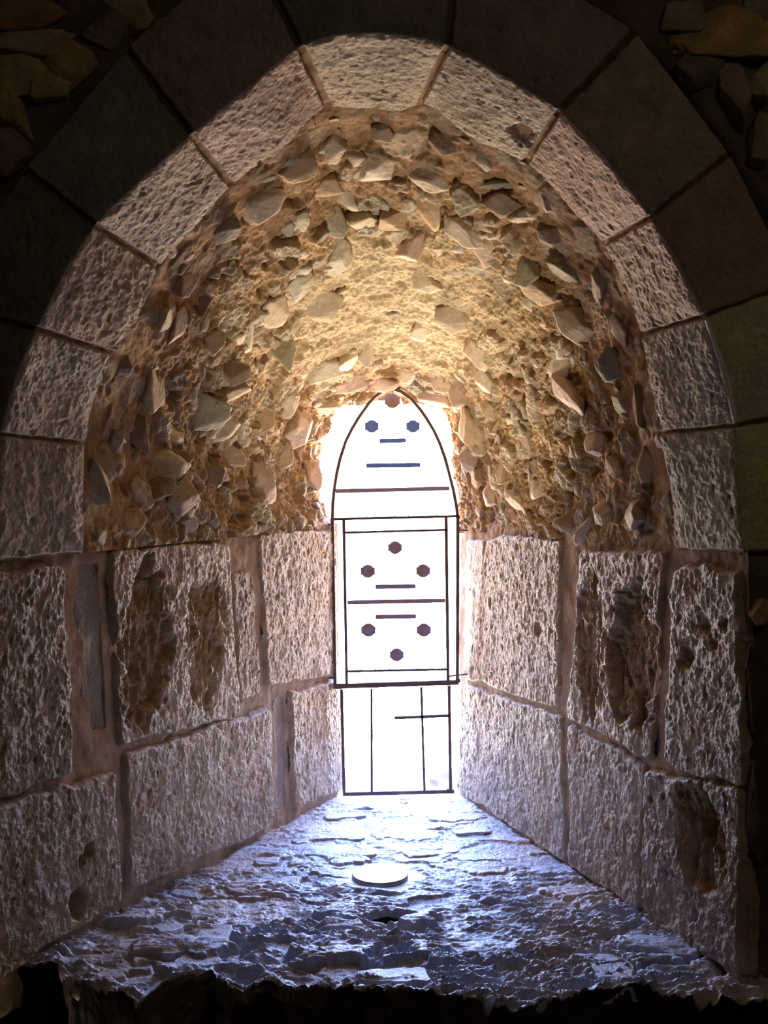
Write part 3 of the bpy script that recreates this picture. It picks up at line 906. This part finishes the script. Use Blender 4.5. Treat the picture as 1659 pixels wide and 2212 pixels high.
# thin flagstones lying in the sill surface
FLAGS = [[(426, 1988), (505, 1985), (514, 2038), (418, 2050)], [(322, 2010), (404, 2000), (400, 2018), (345, 2032)], [(1228, 2072), (1362, 2070), (1378, 2134), (1300, 2140)],
         [(760, 2105), (925, 2096), (940, 2136), (770, 2132)], [(848, 1830), (985, 1818), (1000, 1842), (880, 1858)], [(660, 1828), (800, 1822), (820, 1850), (640, 1852)],
         [(385, 2075), (470, 2070), (500, 2100), (350, 2108)], [(640, 2058), (702, 2050), (700, 2068), (650, 2074)], [(545, 1858), (612, 1852), (604, 1870), (548, 1874)],
         [(750, 1802), (860, 1792), (905, 1808), (790, 1818)], [(690, 1762), (790, 1752), (800, 1764), (700, 1772)], [(960, 1790), (1060, 1786), (1070, 1800), (985, 1806)],
         [(1010, 1850), (1150, 1850), (1150, 1872), (1020, 1866)], [(575, 1900), (655, 1893), (650, 1918), (590, 1926)]]
for k, quad in enumerate(FLAGS):
    g = [np.array([(x - CX) / F * (DROP * F / (y - CY)), DROP * F / (y - CY)]) for x, y in quad]
    res = 0.003
    nuf = int(max(np.linalg.norm(g[1] - g[0]), np.linalg.norm(g[2] - g[3])) / res) + 8
    nvf = int(max(np.linalg.norm(g[3] - g[0]), np.linalg.norm(g[2] - g[1])) / res) + 8
    U = np.linspace(0, 1, nuf)[:, None, None]; V = np.linspace(0, 1, nvf)[None, :, None]
    G = (g[0] * (1 - U) + g[1] * U) * (1 - V) + (g[3] * (1 - U) + g[2] * U) * V
    Pf = np.concatenate([G, np.full(G.shape[:2] + (1,), SILL)], -1)
    qf = Pf.astype(f32) + k
    eu, ev = edge_dist(nuf, nvf, Pf)
    r = 0.02
    ed = np.minimum(np.minimum(eu, ev), r - np.sqrt(np.maximum(r - eu, 0) ** 2 + np.maximum(r - ev, 0) ** 2)) + 0.016 * (fbm(qf * 18, 4, k) - 0.15)
    top = 0.002 + 0.002 * (k % 3) + 0.011 * (g[0][1] < 2.75)
    hh = -0.03 + (0.03 + top) * sstep(-0.004, 0.006, ed) + 0.004 * fbm(qf * 12, 4, 50 + k) + 0.0012 * fbm(qf * 70, 3, 51)
    lay = fbm(qf * np.array([6, 14, 1], dtype=f32), 3, 52 + k) * 4
    hh += 0.004 * (np.floor(lay) + sstep(0.8, 1, lay - np.floor(lay))) / 2
    Pf2 = Pf.copy(); Pf2[..., 2] += hh
    _, flf = grid_normals(Pf, np.array([0, 3.0, 3.0]))
    cf = lerp(slate, np.array([0.56, 0.56, 0.60]), 0.6) * (1 + 0.2 * fbm(qf * 14, 4, 53))[..., None]
    loc = Pf2.reshape(-1, 3).mean(0)
    o = mesh_obj('flagstone', Pf2 - loc, grid_faces(nuf, nvf, flf), M_sill, sill, cols=cf)
    o.location = loc

# ------------------------------------------------------------------ room wall face around the ring
nu, nv = 520, 150
tx = np.linspace(-1.2, 12.2, nu)
A = cA(np.clip(tx, 0, 11)); E = cE(np.clip(tx, 0, 11))
lo, hi = tx < 0, tx > 11
A[lo, 2] = lerp(cA(0.0)[2], 0.25, -tx[lo] / 1.2); E[lo, 2] = A[lo, 2]; E[lo, 0] = E[~lo][0, 0]; A[lo, 0] = -0.835
A[hi, 2] = lerp(cA(11.0)[2], 0.25, (tx[hi] - 11) / 1.2); E[hi, 2] = A[hi, 2]; A[hi, 0] = 0.786
dirs = E - A
for _ in range(30):
    dirs[1:-1] = (dirs[:-2] + dirs[1:-1] * 2 + dirs[2:]) / 4
dirs /= np.linalg.norm(dirs, axis=-1, keepdims=True)
r_ = np.concatenate([np.linspace(0.0, 0.45, 110), np.linspace(0.46, 1.9, 40)])
P = A[:, None] + dirs[:, None] * r_[None, :, None]
inr = ((tx > 0) & (tx < 11))[:, None] * (1 - sstep(0.20, 0.24, r_)[None, :])
q = P.astype(f32)
hh = 0.012 * fbm(q * 7, 4, 400) + 0.006 * fbm(q * 30, 4, 401) + 0.03 * fbm(q * 4, 3, 402, ridged=True) * (1 - inr) * sstep(0.2, 0.3, r_)[None, :] - 0.03 * inr - 0.004
Pd = P.copy(); Pd[..., 1] -= hh
Pd[..., 1] += 0.006
_, fl = grid_normals(P, np.array([0, -3.0, 1.5]))
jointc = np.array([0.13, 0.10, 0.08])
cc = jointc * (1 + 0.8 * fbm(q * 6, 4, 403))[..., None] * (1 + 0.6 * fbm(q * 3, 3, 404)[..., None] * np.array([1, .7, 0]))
wall_front = mesh_obj('wall_front', Pd, grid_faces(nu, nv, fl), M_face, cols=cc)
tag(wall_front, 'dark room wall around the arched opening', kind='structure')
FS = [(60, 30, 220, 90, 0, (.30, .17, .08)), (60, 95, 230, 50, 5, (.34, .28, .20)), (60, 160, 130, 90, -10, (.34, .28, .14)), (150, 135, 120, 90, 10, (.38, .25, .12)),
      (110, 195, 110, 60, 20, (.42, .32, .14)), (15, 225, 60, 130, 25, (.40, .30, .14)), (285, 22, 120, 70, -25, (.40, .33, .20)), (235, 70, 90, 70, 0, (.22, .18, .13)),
      (20, 330, 70, 100, 0, (.22, .17, .12)), (1560, 75, 220, 90, 5, (.40, .27, .12)), (1470, 45, 90, 80, 0, (.26, .20, .16)), (1640, 15, 90, 60, 0, (.24, .2, .15)),
      (1580, 190, 60, 130, 20, (.28, .20, .14)), (1645, 185, 60, 80, -30, (.40, .33, .20)), (1500, 150, 110, 90, 20, (.14, .12, .09)), (1650, 300, 60, 120, 0, (.26, .20, .12)),
      (1640, 1325, 50, 60, 0, (.42, .30, .15)), (1640, 1500, 60, 200, 0, (.10, .07, .05)), (1645, 1750, 70, 220, 0, (.10, .07, .05))]
for s_, (x, y, w, hgt, ang, tone) in enumerate(FS):
    p = px(x, y, YF)
    P, Fc = rock_shape(ICO4, 700 + s_, 1, 1, 1, planes=10, rough=0.05)
    a = math.radians(-ang)
    sx, sy = w / F * YF * 0.55, hgt / F * YF * 0.55
    X_ = P[:, 0] * sx * math.cos(a) + P[:, 1] * sy * math.sin(a)
    Z_ = -P[:, 0] * sx * math.sin(a) + P[:, 1] * sy * math.cos(a)
    W = np.stack([X_, -P[:, 2] * 0.035 - 0.008, Z_], -1)
    cols = np.array(tone) * (1 + 0.5 * fbm((W + p) * 18, 3, s_))[:, None]
    o = mesh_obj('rubble_stone', W, Fc, M_face, wall_front, cols=cols)
    o.location = p

# ------------------------------------------------------------------ the outer opening beyond the grille
def strip(name, pts, y0, y1, label, tone, seed, n=60, amp=0.006):
    """a reveal running from y0 outward to y1 following the outline pts (pixel positions at the grille plane)"""
    c = np.array([[(x - CX) / F * YB, EYE - (y - CY) / F * YB] for x, y in pts])
    d = np.concatenate([[0], np.cumsum(np.linalg.norm(np.diff(c, axis=0), axis=1))])
    m = int(d[-1] / 0.006) + 4
    s = np.linspace(0, d[-1], m)
    X, Z = np.interp(s, d, c[:, 0]), np.interp(s, d, c[:, 1])
    yy = np.linspace(y0, y1, n)
    P = np.stack([np.repeat(X[:, None], n, 1), np.repeat(yy[None], m, 0), np.repeat(Z[:, None], n, 1)], -1)
    N, fl = grid_normals(P, np.array([0.05, 4.2, 1.3]))
    q = P.astype(f32)
    Pd = P + N * (amp * fbm(q * 20, 4, seed) + amp * 0.6 * fbm(q * 60, 3, seed + 1))[..., None]
    cc = np.array(tone) * (1 + 0.15 * fbm(q * 12, 3, seed + 2))[..., None]
    o = mesh_obj(name, Pd, grid_faces(m, n, fl), M_rubble, cols=cc)
    tag(o, label, kind='structure')
    return o


# stone frame around the slit: a narrower opening cut in the outer wall
OUT = [(728, 1730), (722, 1500), (718, 1150), (690, 1100), (674, 1040), (680, 960), (700, 893), (765, 866), (848, 858), (905, 864),
       (962, 872), (986, 920), (996, 990), (1004, 1070), (1010, 1150), (1006, 1480), (996, 1730)]
OUT2 = [(740, 1700), (734, 1500), (732, 1150), (728, 1100), (730, 1040), (732, 960), (738, 912), (785, 893), (848, 889), (905, 891),
        (945, 901), (962, 935), (972, 990), (984, 1070), (994, 1150), (994, 1480), (986, 1700)]
cI = np.array([px(x, y, 3.975) for x, y in OUT])
cO = np.array([px(x, y, 4.30) for x, y in OUT2])
mid = np.array([0.04, 0, 1.25])
fl_ = cI - mid; fl_[:, 1] = 0; fl_ /= np.linalg.norm(fl_, axis=1, keepdims=True)
cW = cI + fl_ * 0.16 + np.array([0, 0.02, 0])
kk = np.linspace(0, len(OUT) - 1, 520)


def along(c):
    return np.stack([np.interp(kk, np.arange(len(OUT)), c[:, i]) for i in range(3)], -1)


P = np.concatenate([lerp(along(cW)[:, None], along(cI)[:, None], np.linspace(0, 1, 22)[None, :, None])[:, :-1],
                    lerp(along(cI)[:, None], along(cO)[:, None], np.linspace(0, 1, 60)[None, :, None])], 1)
N, fl = grid_normals(P, np.array([0.05, 3.6, 1.3]))
q = P.astype(f32)
Pd = P + N * (0.008 * fbm(q * 16, 4, 500) + 0.004 * fbm(q * 60, 3, 501))[..., None]
cc = np.array([0.50, 0.33, 0.22]) * (1 + 0.2 * fbm(q * 12, 3, 502))[..., None]
tag(mesh_obj('trim_2', Pd, grid_faces(*P.shape[:2], fl), M_rubble, cols=cc), 'salmon stone outer reveal of the window slit', kind='structure')
P = np.stack(np.meshgrid(np.linspace(-0.45, 0.5, 180), np.linspace(3.93, 4.36, 90), indexing='ij') + [np.full((180, 90), SILL - 0.004)], -1)
q = P.astype(f32)
P[..., 2] += 0.006 * fbm(q * 14, 4, 510)
_, fl = grid_normals(P, np.array([0, 4, 3.0]))
tag(mesh_obj('window_sill.001', P, grid_faces(180, 90, fl), M_rubble, cols=np.array([0.5, 0.46, 0.42]) * (1 + 0.2 * fbm(q * 12, 3, 511))[..., None]),
    'outer end of the sill beyond the bars', kind='structure')
# outer face of the wall, closing the thickness around the slit
co = cO[:, [0, 2]]
vs_, fs_ = [], []
big = []
for x, z in co:
    d = np.array([x - 0.04, z - 1.25]); d /= np.linalg.norm(d)
    big.append((x + d[0] * 2.2, z + d[1] * 2.2))
n_ = len(co)
for (x, z), (X2, Z2) in zip(co, big):
    vs_ += [(x, 4.30, z), (X2, 4.30, Z2), (x, 4.36, z), (X2, 4.36, Z2)]
for i in range(n_ - 1):
    a = i * 4; b = a + 4
    fs_ += [(a, b, b + 1, a + 1), (a + 2, a + 3, b + 3, b + 2), (a, a + 2, b + 2, b)]
a, b = (n_ - 1) * 4, 0
fs_ += [(a, b, b + 1, a + 1), (a + 2, a + 3, b + 3, b + 2), (a, a + 2, b + 2, b)]
me_cols = np.tile(np.array([0.5, 0.42, 0.34]), (len(vs_), 1))
o = mesh_obj('wall_outer', vs_, fs_, M_rubble, cols=me_cols, smooth=False)
tag(o, 'outer face of the thick wall', kind='structure')

# ------------------------------------------------------------------ iron grille
GY = 3.90


def g(x, y, dy=0.0):
    return np.array([(x - CX) / F * GY, GY + dy, EYE - (y - CY) / F * GY])


def tube(path, r, sides=10, close=True):
    path = np.array(path, dtype=float)
    n = len(path)
    rr = np.full(n, r) if np.isscalar(r) else np.array(r)
    V = []
    for i in range(n):
        d = path[min(i + 1, n - 1)] - path[max(i - 1, 0)]
        d /= np.linalg.norm(d)
        s = np.cross(d, [0, 1, 0]); s /= np.linalg.norm(s)
        u = np.cross(s, d)
        for k in range(sides):
            a = 2 * math.pi * k / sides
            V.append(path[i] + (s * math.cos(a) + u * math.sin(a)) * rr[i])
    Fc = []
    for i in range(n - 1):
        for k in range(sides):
            Fc.append((i * sides + k, i * sides + (k + 1) % sides, (i + 1) * sides + (k + 1) % sides, (i + 1) * sides + k))
    Fc.append(tuple(range(sides))[::-1])
    Fc.append(tuple((n - 1) * sides + k for k in range(sides)))
    return V, Fc


def flatbar(path, hw, th, dn=None, bev=0.12):
    """rectangular bar with chamfered edges along a path in the grille plane: half-width hw in the plane, thickness th in depth"""
    path = np.array(path, dtype=float)
    n = len(path)
    prof = []
    c = bev * min(hw, th / 2)
    for a, b in ((hw, th / 2), (-hw, th / 2), (-hw, -th / 2), (hw, -th / 2)):
        sa, sb = (1 if a > 0 else -1), (1 if b > 0 else -1)
        pts = [(a - sa * c, b), (a, b - sb * c)]
        if sa * sb > 0: pts = [pts[1], pts[0]]
        prof += pts
    hw += 0.0013
    V, Fc = [], []
    for i in range(n):
        d = path[min(i + 1, n - 1)] - path[max(i - 1, 0)]
        d /= np.linalg.norm(d)
        s = np.cross(d, [0, 1, 0]); s /= np.linalg.norm(s)
        wob = 1 + 0.06 * math.sin(i * 2.1)
        for a, b in prof:
            V.append(path[i] + s * a * wob + np.array([0, b, 0]))
    m = len(prof)
    for i in range(n - 1):
        for k in range(m):
            Fc.append((i * m + k, i * m + (k + 1) % m, (i + 1) * m + (k + 1) % m, (i + 1) * m + k))
    Fc.append(tuple(range(m))[::-1])
    Fc.append(tuple((n - 1) * m + k for k in range(m)))
    return V, Fc


def seg(p0, p1, n=8):
    return [lerp(p0, p1, k / (n - 1)) for k in range(n)]


PX = GY / F     # metres per pixel at the grille
groot = empty('window_grille', g(855, 1480))
tag(groot, 'rusty arched iron window grille with round discs, upper panel filling the slit', 'window grille')
LG = 1
lroot = empty('window_guard', g(857, 1712))
tag(lroot, 'plain iron bar guard with one short crossbar, standing below the arched grille on the sill', 'window bars')


def gpart(name, VF, mat, root, smooth=False, label=None):
    V, Fc = VF
    o = mesh_obj(name, np.array(V) - np.array(root.location), Fc, mat, root, smooth=smooth)
    if label: o['label'] = label
    return o


arch_pts = [(718, 1124), (719, 1090), (722, 1058), (727, 1025), (735, 990), (747, 953), (760, 927), (773, 905), (785, 888), (797, 871), (810, 857), (826, 846), (846, 840),
            (866, 846), (888, 862), (908, 885), (922, 905), (937, 930), (950, 958), (962, 992), (972, 1030), (980, 1062), (986, 1095), (989, 1120)]
gpart('arch_bar', flatbar([g(x, y) for x, y in arch_pts], 3.2 * PX, 0.014), M_iron, groot)
for a, b, hw in (((718, 1118), (724, 1482), 3.4), ((989, 1112), (988, 1472), 3.6)):
    gpart('frame_bar', flatbar(seg(g(*a), g(*b), 14), hw * PX, 0.014), M_iron, groot)
for a, b, hw in (((742.5, 1122), (749, 1478), 3.0), ((963.5, 1118), (968, 1476), 3.3)):
    gpart('inner_bar', flatbar(seg(g(*a), g(*b), 14), hw * PX, 0.012), M_iron, groot)
for a, b, hw in (((716, 1121.5), (992, 1115), 2.7), ((745, 1150.5), (966, 1144.5), 2.4), ((750, 1450), (966, 1445.5), 2.4)):
    gpart('cross_bar', flatbar(seg(g(*a), g(*b), 10), hw * PX, 0.012), M_iron, groot)
gpart('base_bar', flatbar(seg(g(711, 1482.5), g(991, 1473.5), 12), 5.4 * PX, 0.016), M_iron, groot)
for a, b in (((678, 1137), (718, 1132)), ((988, 1145), (1030, 1147)), ((694, 1466), (724, 1464)), ((968, 1461), (1010, 1456))):
    gpart('wall_anchor', tube([g(*a), lerp(g(*a), g(*b), .5), g(*b)], 1.9 * PX, 8), M_iron, groot)
for x, y in ((718, 1121), (990, 1117), (722, 1480), (989, 1470)):
    V, Fc = rock_shape(ICO3, int(x), 5.2 * PX, 0.009, 5.2 * PX, planes=8, rough=0.03)
    gpart('weld', (V + g(x, y), [tuple(f) for f in Fc]), M_iron, groot)
# flat strips
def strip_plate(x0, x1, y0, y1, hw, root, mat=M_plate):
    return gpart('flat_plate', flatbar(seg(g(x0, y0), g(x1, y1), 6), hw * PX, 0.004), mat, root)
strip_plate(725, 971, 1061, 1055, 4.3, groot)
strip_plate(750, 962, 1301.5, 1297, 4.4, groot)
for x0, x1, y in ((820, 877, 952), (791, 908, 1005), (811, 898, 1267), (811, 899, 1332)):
    strip_plate(x0, x1, y + 0.7, y - 0.7, 4.6, groot, M_plate_glare if y < 1100 else M_plate)


def disc(x, y, r):
    n = 48
    V, Fc = [], []
    c = g(x, y)
    for dy in (-0.002, 0.002):
        for rr in (0.9, 1.0):
            for k in range(n):
                a = 2 * math.pi * k / n
                # round plate with clipped sides where the clamps grip the rods
                X_, Z_ = math.cos(a), math.sin(a)
                V.append(c + np.array([X_ * r * PX * rr, dy * (1.0 if rr < 1 else 0.6), Z_ * r * PX * rr]))
    def ringf(a, b):
        for k in range(n):
            Fc.append((a * n + k, a * n + (k + 1) % n, b * n + (k + 1) % n, b * n + k))
    ringf(0, 1); ringf(1, 3); ringf(3, 2)
    Fc.append(tuple(range(n))[::-1]); Fc.append(tuple(2 * n + k for k in range(n)))
    pm = M_plate_glare if 900 < y < 1100 else M_plate
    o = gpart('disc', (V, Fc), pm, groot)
    for sx in (-1, 1):
        V2, F2 = flatbar(seg(g(x + sx * (r - 0.8), y - 7.5), g(x + sx * (r - 0.8), y + 7.5), 4), 1.6 * PX, 0.006)
        cl = mesh_obj('clamp', np.array(V2) - np.array(groot.location), F2, pm, o, smooth=False)
    return o


for x, y, r in ((803, 921, 13.6), (892, 921, 13.4), (847.5, 866, 15.5), (853.5, 1183, 13.8), (794.5, 1234, 14.2), (914, 1233, 14.2), (796, 1361, 14.4), (915.5, 1361, 14.4), (857, 1414.5, 14.0)):
    disc(x, y, r)
# thin rods carrying discs and strips
ay = np.array(arch_pts, dtype=float)


def arch_top(x):
    k = int(np.argmin(ay[:, 1]))
    L_, R_ = ay[:k + 1], ay[k:]
    return np.interp(x, L_[:, 0], L_[:, 1]) if x < ay[k, 0] else np.interp(x, R_[:, 0], R_[:, 1])


def rod(xt, yt, xb, yb):
    p0, p1 = g(xt, yt), g(xb, yb)
    path = [lerp(p0, p1, k) for k in (0, .006, .014, .03, .5, .97, .986, .994, 1)]
    r0 = 0.00050
    rad = [3.2 * r0, 2.4 * r0, 1.4 * r0, r0, r0, r0, 1.6 * r0, 3.0 * r0, 5.0 * r0]
    gpart('thin_rod', tube(path, rad, 6), M_iron, groot, smooth=True)


for xb in (761, 792, 823, 853, 883, 912, 944):
    xt = xb - 4.5
    rod(xt, arch_top(xt) + 2, xb, 1116 + 3 * (853 - xb) / 120)
for xt, xb in ((777.5, 782), (807.5, 812), (838.5, 842), (868.5, 872), (899, 902), (929, 933)):
    rod(xt, 1149 - (xt - 745) * 0.027, xb, 1448 - (xb - 750) * 0.02)
for a, b, hw in (((738, 1489), (743.5, 1716), 3.2), ((970, 1481), (973.5, 1712), 3.4)):
    gpart('frame_bar', flatbar(seg(g(*a), g(*b), 12), hw * PX, 0.012), M_iron, lroot)
for a, b in (((802.5, 1487.5), (803, 1712)), ((910, 1484), (917, 1710))):
    gpart('upright_bar', flatbar(seg(g(*a), g(*b), 10), 2.6 * PX, 0.012), M_iron, lroot)
gpart('short_crossbar', flatbar(seg(g(852, 1550.5), g(971, 1545.5), 8), 3.2 * PX, 0.012), M_iron, lroot)
gpart('bottom_bar', flatbar(seg(g(741, 1715), g(981, 1709), 10), 4.0 * PX, 0.014), M_iron, lroot)
V, Fc = rock_shape(ICO3, 5, 6.5 * PX, 0.012, 7 * PX, planes=8, rough=0.03)
gpart('weld', (V + g(971, 1708), [tuple(f) for f in Fc]), M_iron, lroot)

# ------------------------------------------------------------------ uplight and empty socket in the sill
def lathe(prof, n=64):
    V, Fc = [], []
    for r, z in prof:
        for k in range(n):
            a = 2 * math.pi * k / n
            V.append((r * math.cos(a), r * math.sin(a), z))
    for i in range(len(prof) - 1):
        for k in range(n):
            Fc.append((i * n + k, i * n + (k + 1) % n, (i + 1) * n + (k + 1) % n, (i + 1) * n + k))
    return V, Fc


up = empty('uplight', (-0.011, 3.10, SILL))
tag(up, 'round glowing uplight set flush in the middle of the stone sill', 'light')
V, Fc = lathe([(0.078, -0.05), (0.078, 0.006), (0.0765, 0.008), (0.074, 0.008), (0.072, 0.004), (0.072, -0.05)])
mesh_obj('bezel', V, Fc, M_rim, up)
V, Fc = lathe([(0.0735, 0.005), (0.070, 0.0085), (0.045, 0.012), (0.015, 0.014), (0.0005, 0.0142)])
mesh_obj('lens', V, Fc, M_lens, up)

so = empty('floor_socket', (SOX, SOY, SILL))
tag(so, 'empty dark square light socket sunk in the sill in front of the glowing uplight', 'socket')
S = SOR
V, Fc = [], []
for r, z in ((S * 1.06, -0.012), (S * 1.06, 0.002), (S * 1.02, 0.002), (S * 0.98, -0.004), (S * 0.96, -0.07), (0.001, -0.07)):
    V += [(r, 0, z), (0, r * .65, z), (-r, 0, z), (0, -r * .65, z)]
for i in range(5):
    for k in range(4):
        Fc.append((i * 4 + k, i * 4 + (k + 1) % 4, (i + 1) * 4 + (k + 1) % 4, (i + 1) * 4 + k))
mesh_obj('housing', V, Fc, M_socket, so, smooth=False)
# shards of the broken cover glass along the near rim
vs, fs, off = [], [], 0
rs = np.random.RandomState(4)
for k in range(16):
    u = k / 15
    c = np.array([lerp(-1, 1, u) * S, -(1 - abs(lerp(-1, 1, u))) * S * .65, 0.004])
    P_, F_ = rock_shape(ICO3, 50 + k, 0.0035 * rs.uniform(.6, 1.5), 0.003, 0.003 * rs.uniform(.6, 1.6), planes=7)
    vs.append(P_ + c); fs.append(F_ + off); off += len(P_)
tag(mesh_obj('glass_crumbs', np.concatenate(vs), np.concatenate(fs), M_white, so), kind='stuff')


def pebble(x, y, w, hgt, label, seed, mat=None, col=(0.8, 0.8, 0.8), lift=0.0, Y=None, base=SILL, name='pebble'):
    Yp = Y if Y else DROP * F / (y + hgt * 0.5 - CY)
    s = Yp / F
    P_, F_ = rock_shape(ico(4), seed, w * s * 0.55, w * s * 0.4, hgt * s * 0.6, planes=9, rough=0.02)
    zmin = P_[:, 2].min()
    o = mesh_obj(name, P_, F_, M_rubble, cols=np.tile(np.array(col), (len(P_), 1)))
    o.location = ((x - CX) * s, Yp, base - zmin + lift)
    tag(o, label, 'stone')
    return o


pebble(875, 1717, 19, 5, 'small white flat pebble at the foot of the iron bars', 31, col=(.9, .9, .9), lift=0.006, Y=3.86)
pebble(939, 1690, 17, 17, 'smooth round beige pebble behind the bars in the right corner', 32, col=(.75, .66, .55), lift=0.004, Y=4.03, base=0.548)
pebble(957, 1684, 24, 20, 'rough grey stone behind the round pebble beyond the bars', 33, col=(.62, .56, .5), lift=0.004, Y=4.12, base=0.548)
pebble(776, 2137, 24, 9, 'small bright white chip on the front lip of the sill', 34, col=(.9, .9, .92), lift=0.004)
# curved pale sliver
pts = [px(x, y, DROP * F / (y - CY)) + np.array([0, 0, 0.016]) for x, y in ((740, 2036), (745, 2031), (752, 2026), (761, 2023))]
V, Fc = tube(pts, [0.0012, 0.003, 0.003, 0.0012], 8)
V = np.array(V); loc = V.mean(0)
o = mesh_obj('wood_sliver', V - loc, Fc, M_white, smooth=True)
o.location = loc
tag(o, 'thin curved pale sliver lying left of the empty socket', 'sliver')

# ------------------------------------------------------------------ rest of the room (behind and beside the camera)
def quad(name, pts, label):
    o = mesh_obj(name, np.array(pts, dtype=float), [(0, 1, 2, 3)], M_room, smooth=False)
    tag(o, label, kind='structure')
    return o


RX, RY0, RY1, RZ = 2.6, -2.6, 2.45, 4.0
quad('floor', [(-RX, RY0, 0), (RX, RY0, 0), (RX, RY1, 0), (-RX, RY1, 0)], 'floor of the dark room')
quad('ceiling.001', [(-RX, RY0, RZ), (-RX, RY1, RZ), (RX, RY1, RZ), (RX, RY0, RZ)], 'ceiling of the dark room')
quad('wall_back', [(-RX, RY0, 0), (-RX, RY0, RZ), (RX, RY0, RZ), (RX, RY0, 0)], 'back wall of the dark room')
quad('wall_west', [(-RX, RY0, 0), (-RX, RY1, 0), (-RX, RY1, RZ), (-RX, RY0, RZ)], 'left wall of the dark room')
quad('wall_east', [(RX, RY0, 0), (RX, RY0, RZ), (RX, RY1, RZ), (RX, RY1, 0)], 'right wall of the dark room')
# core of the wall behind the face, with the opening left free
def slab(name, x0, x1, z0, z1, y0=2.47, y1=4.32):
    V = [(x, y, z) for x in (x0, x1) for y in (y0, y1) for z in (z0, z1)]
    Fc = [(0, 1, 3, 2), (4, 6, 7, 5), (0, 4, 5, 1), (2, 3, 7, 6), (0, 2, 6, 4), (1, 5, 7, 3)]
    o = mesh_obj(name, V, Fc, M_room, smooth=False)
    tag(o, 'masonry core of the thick wall', kind='structure')


slab('wall_core', -RX, -1.02, -0.1, RZ)
slab('wall_core', 1.0, RX, -0.1, RZ)
slab('wall_core', -1.02, 1.0, -0.1, 0.32)
slab('wall_core', -1.02, 1.0, 2.85, RZ)
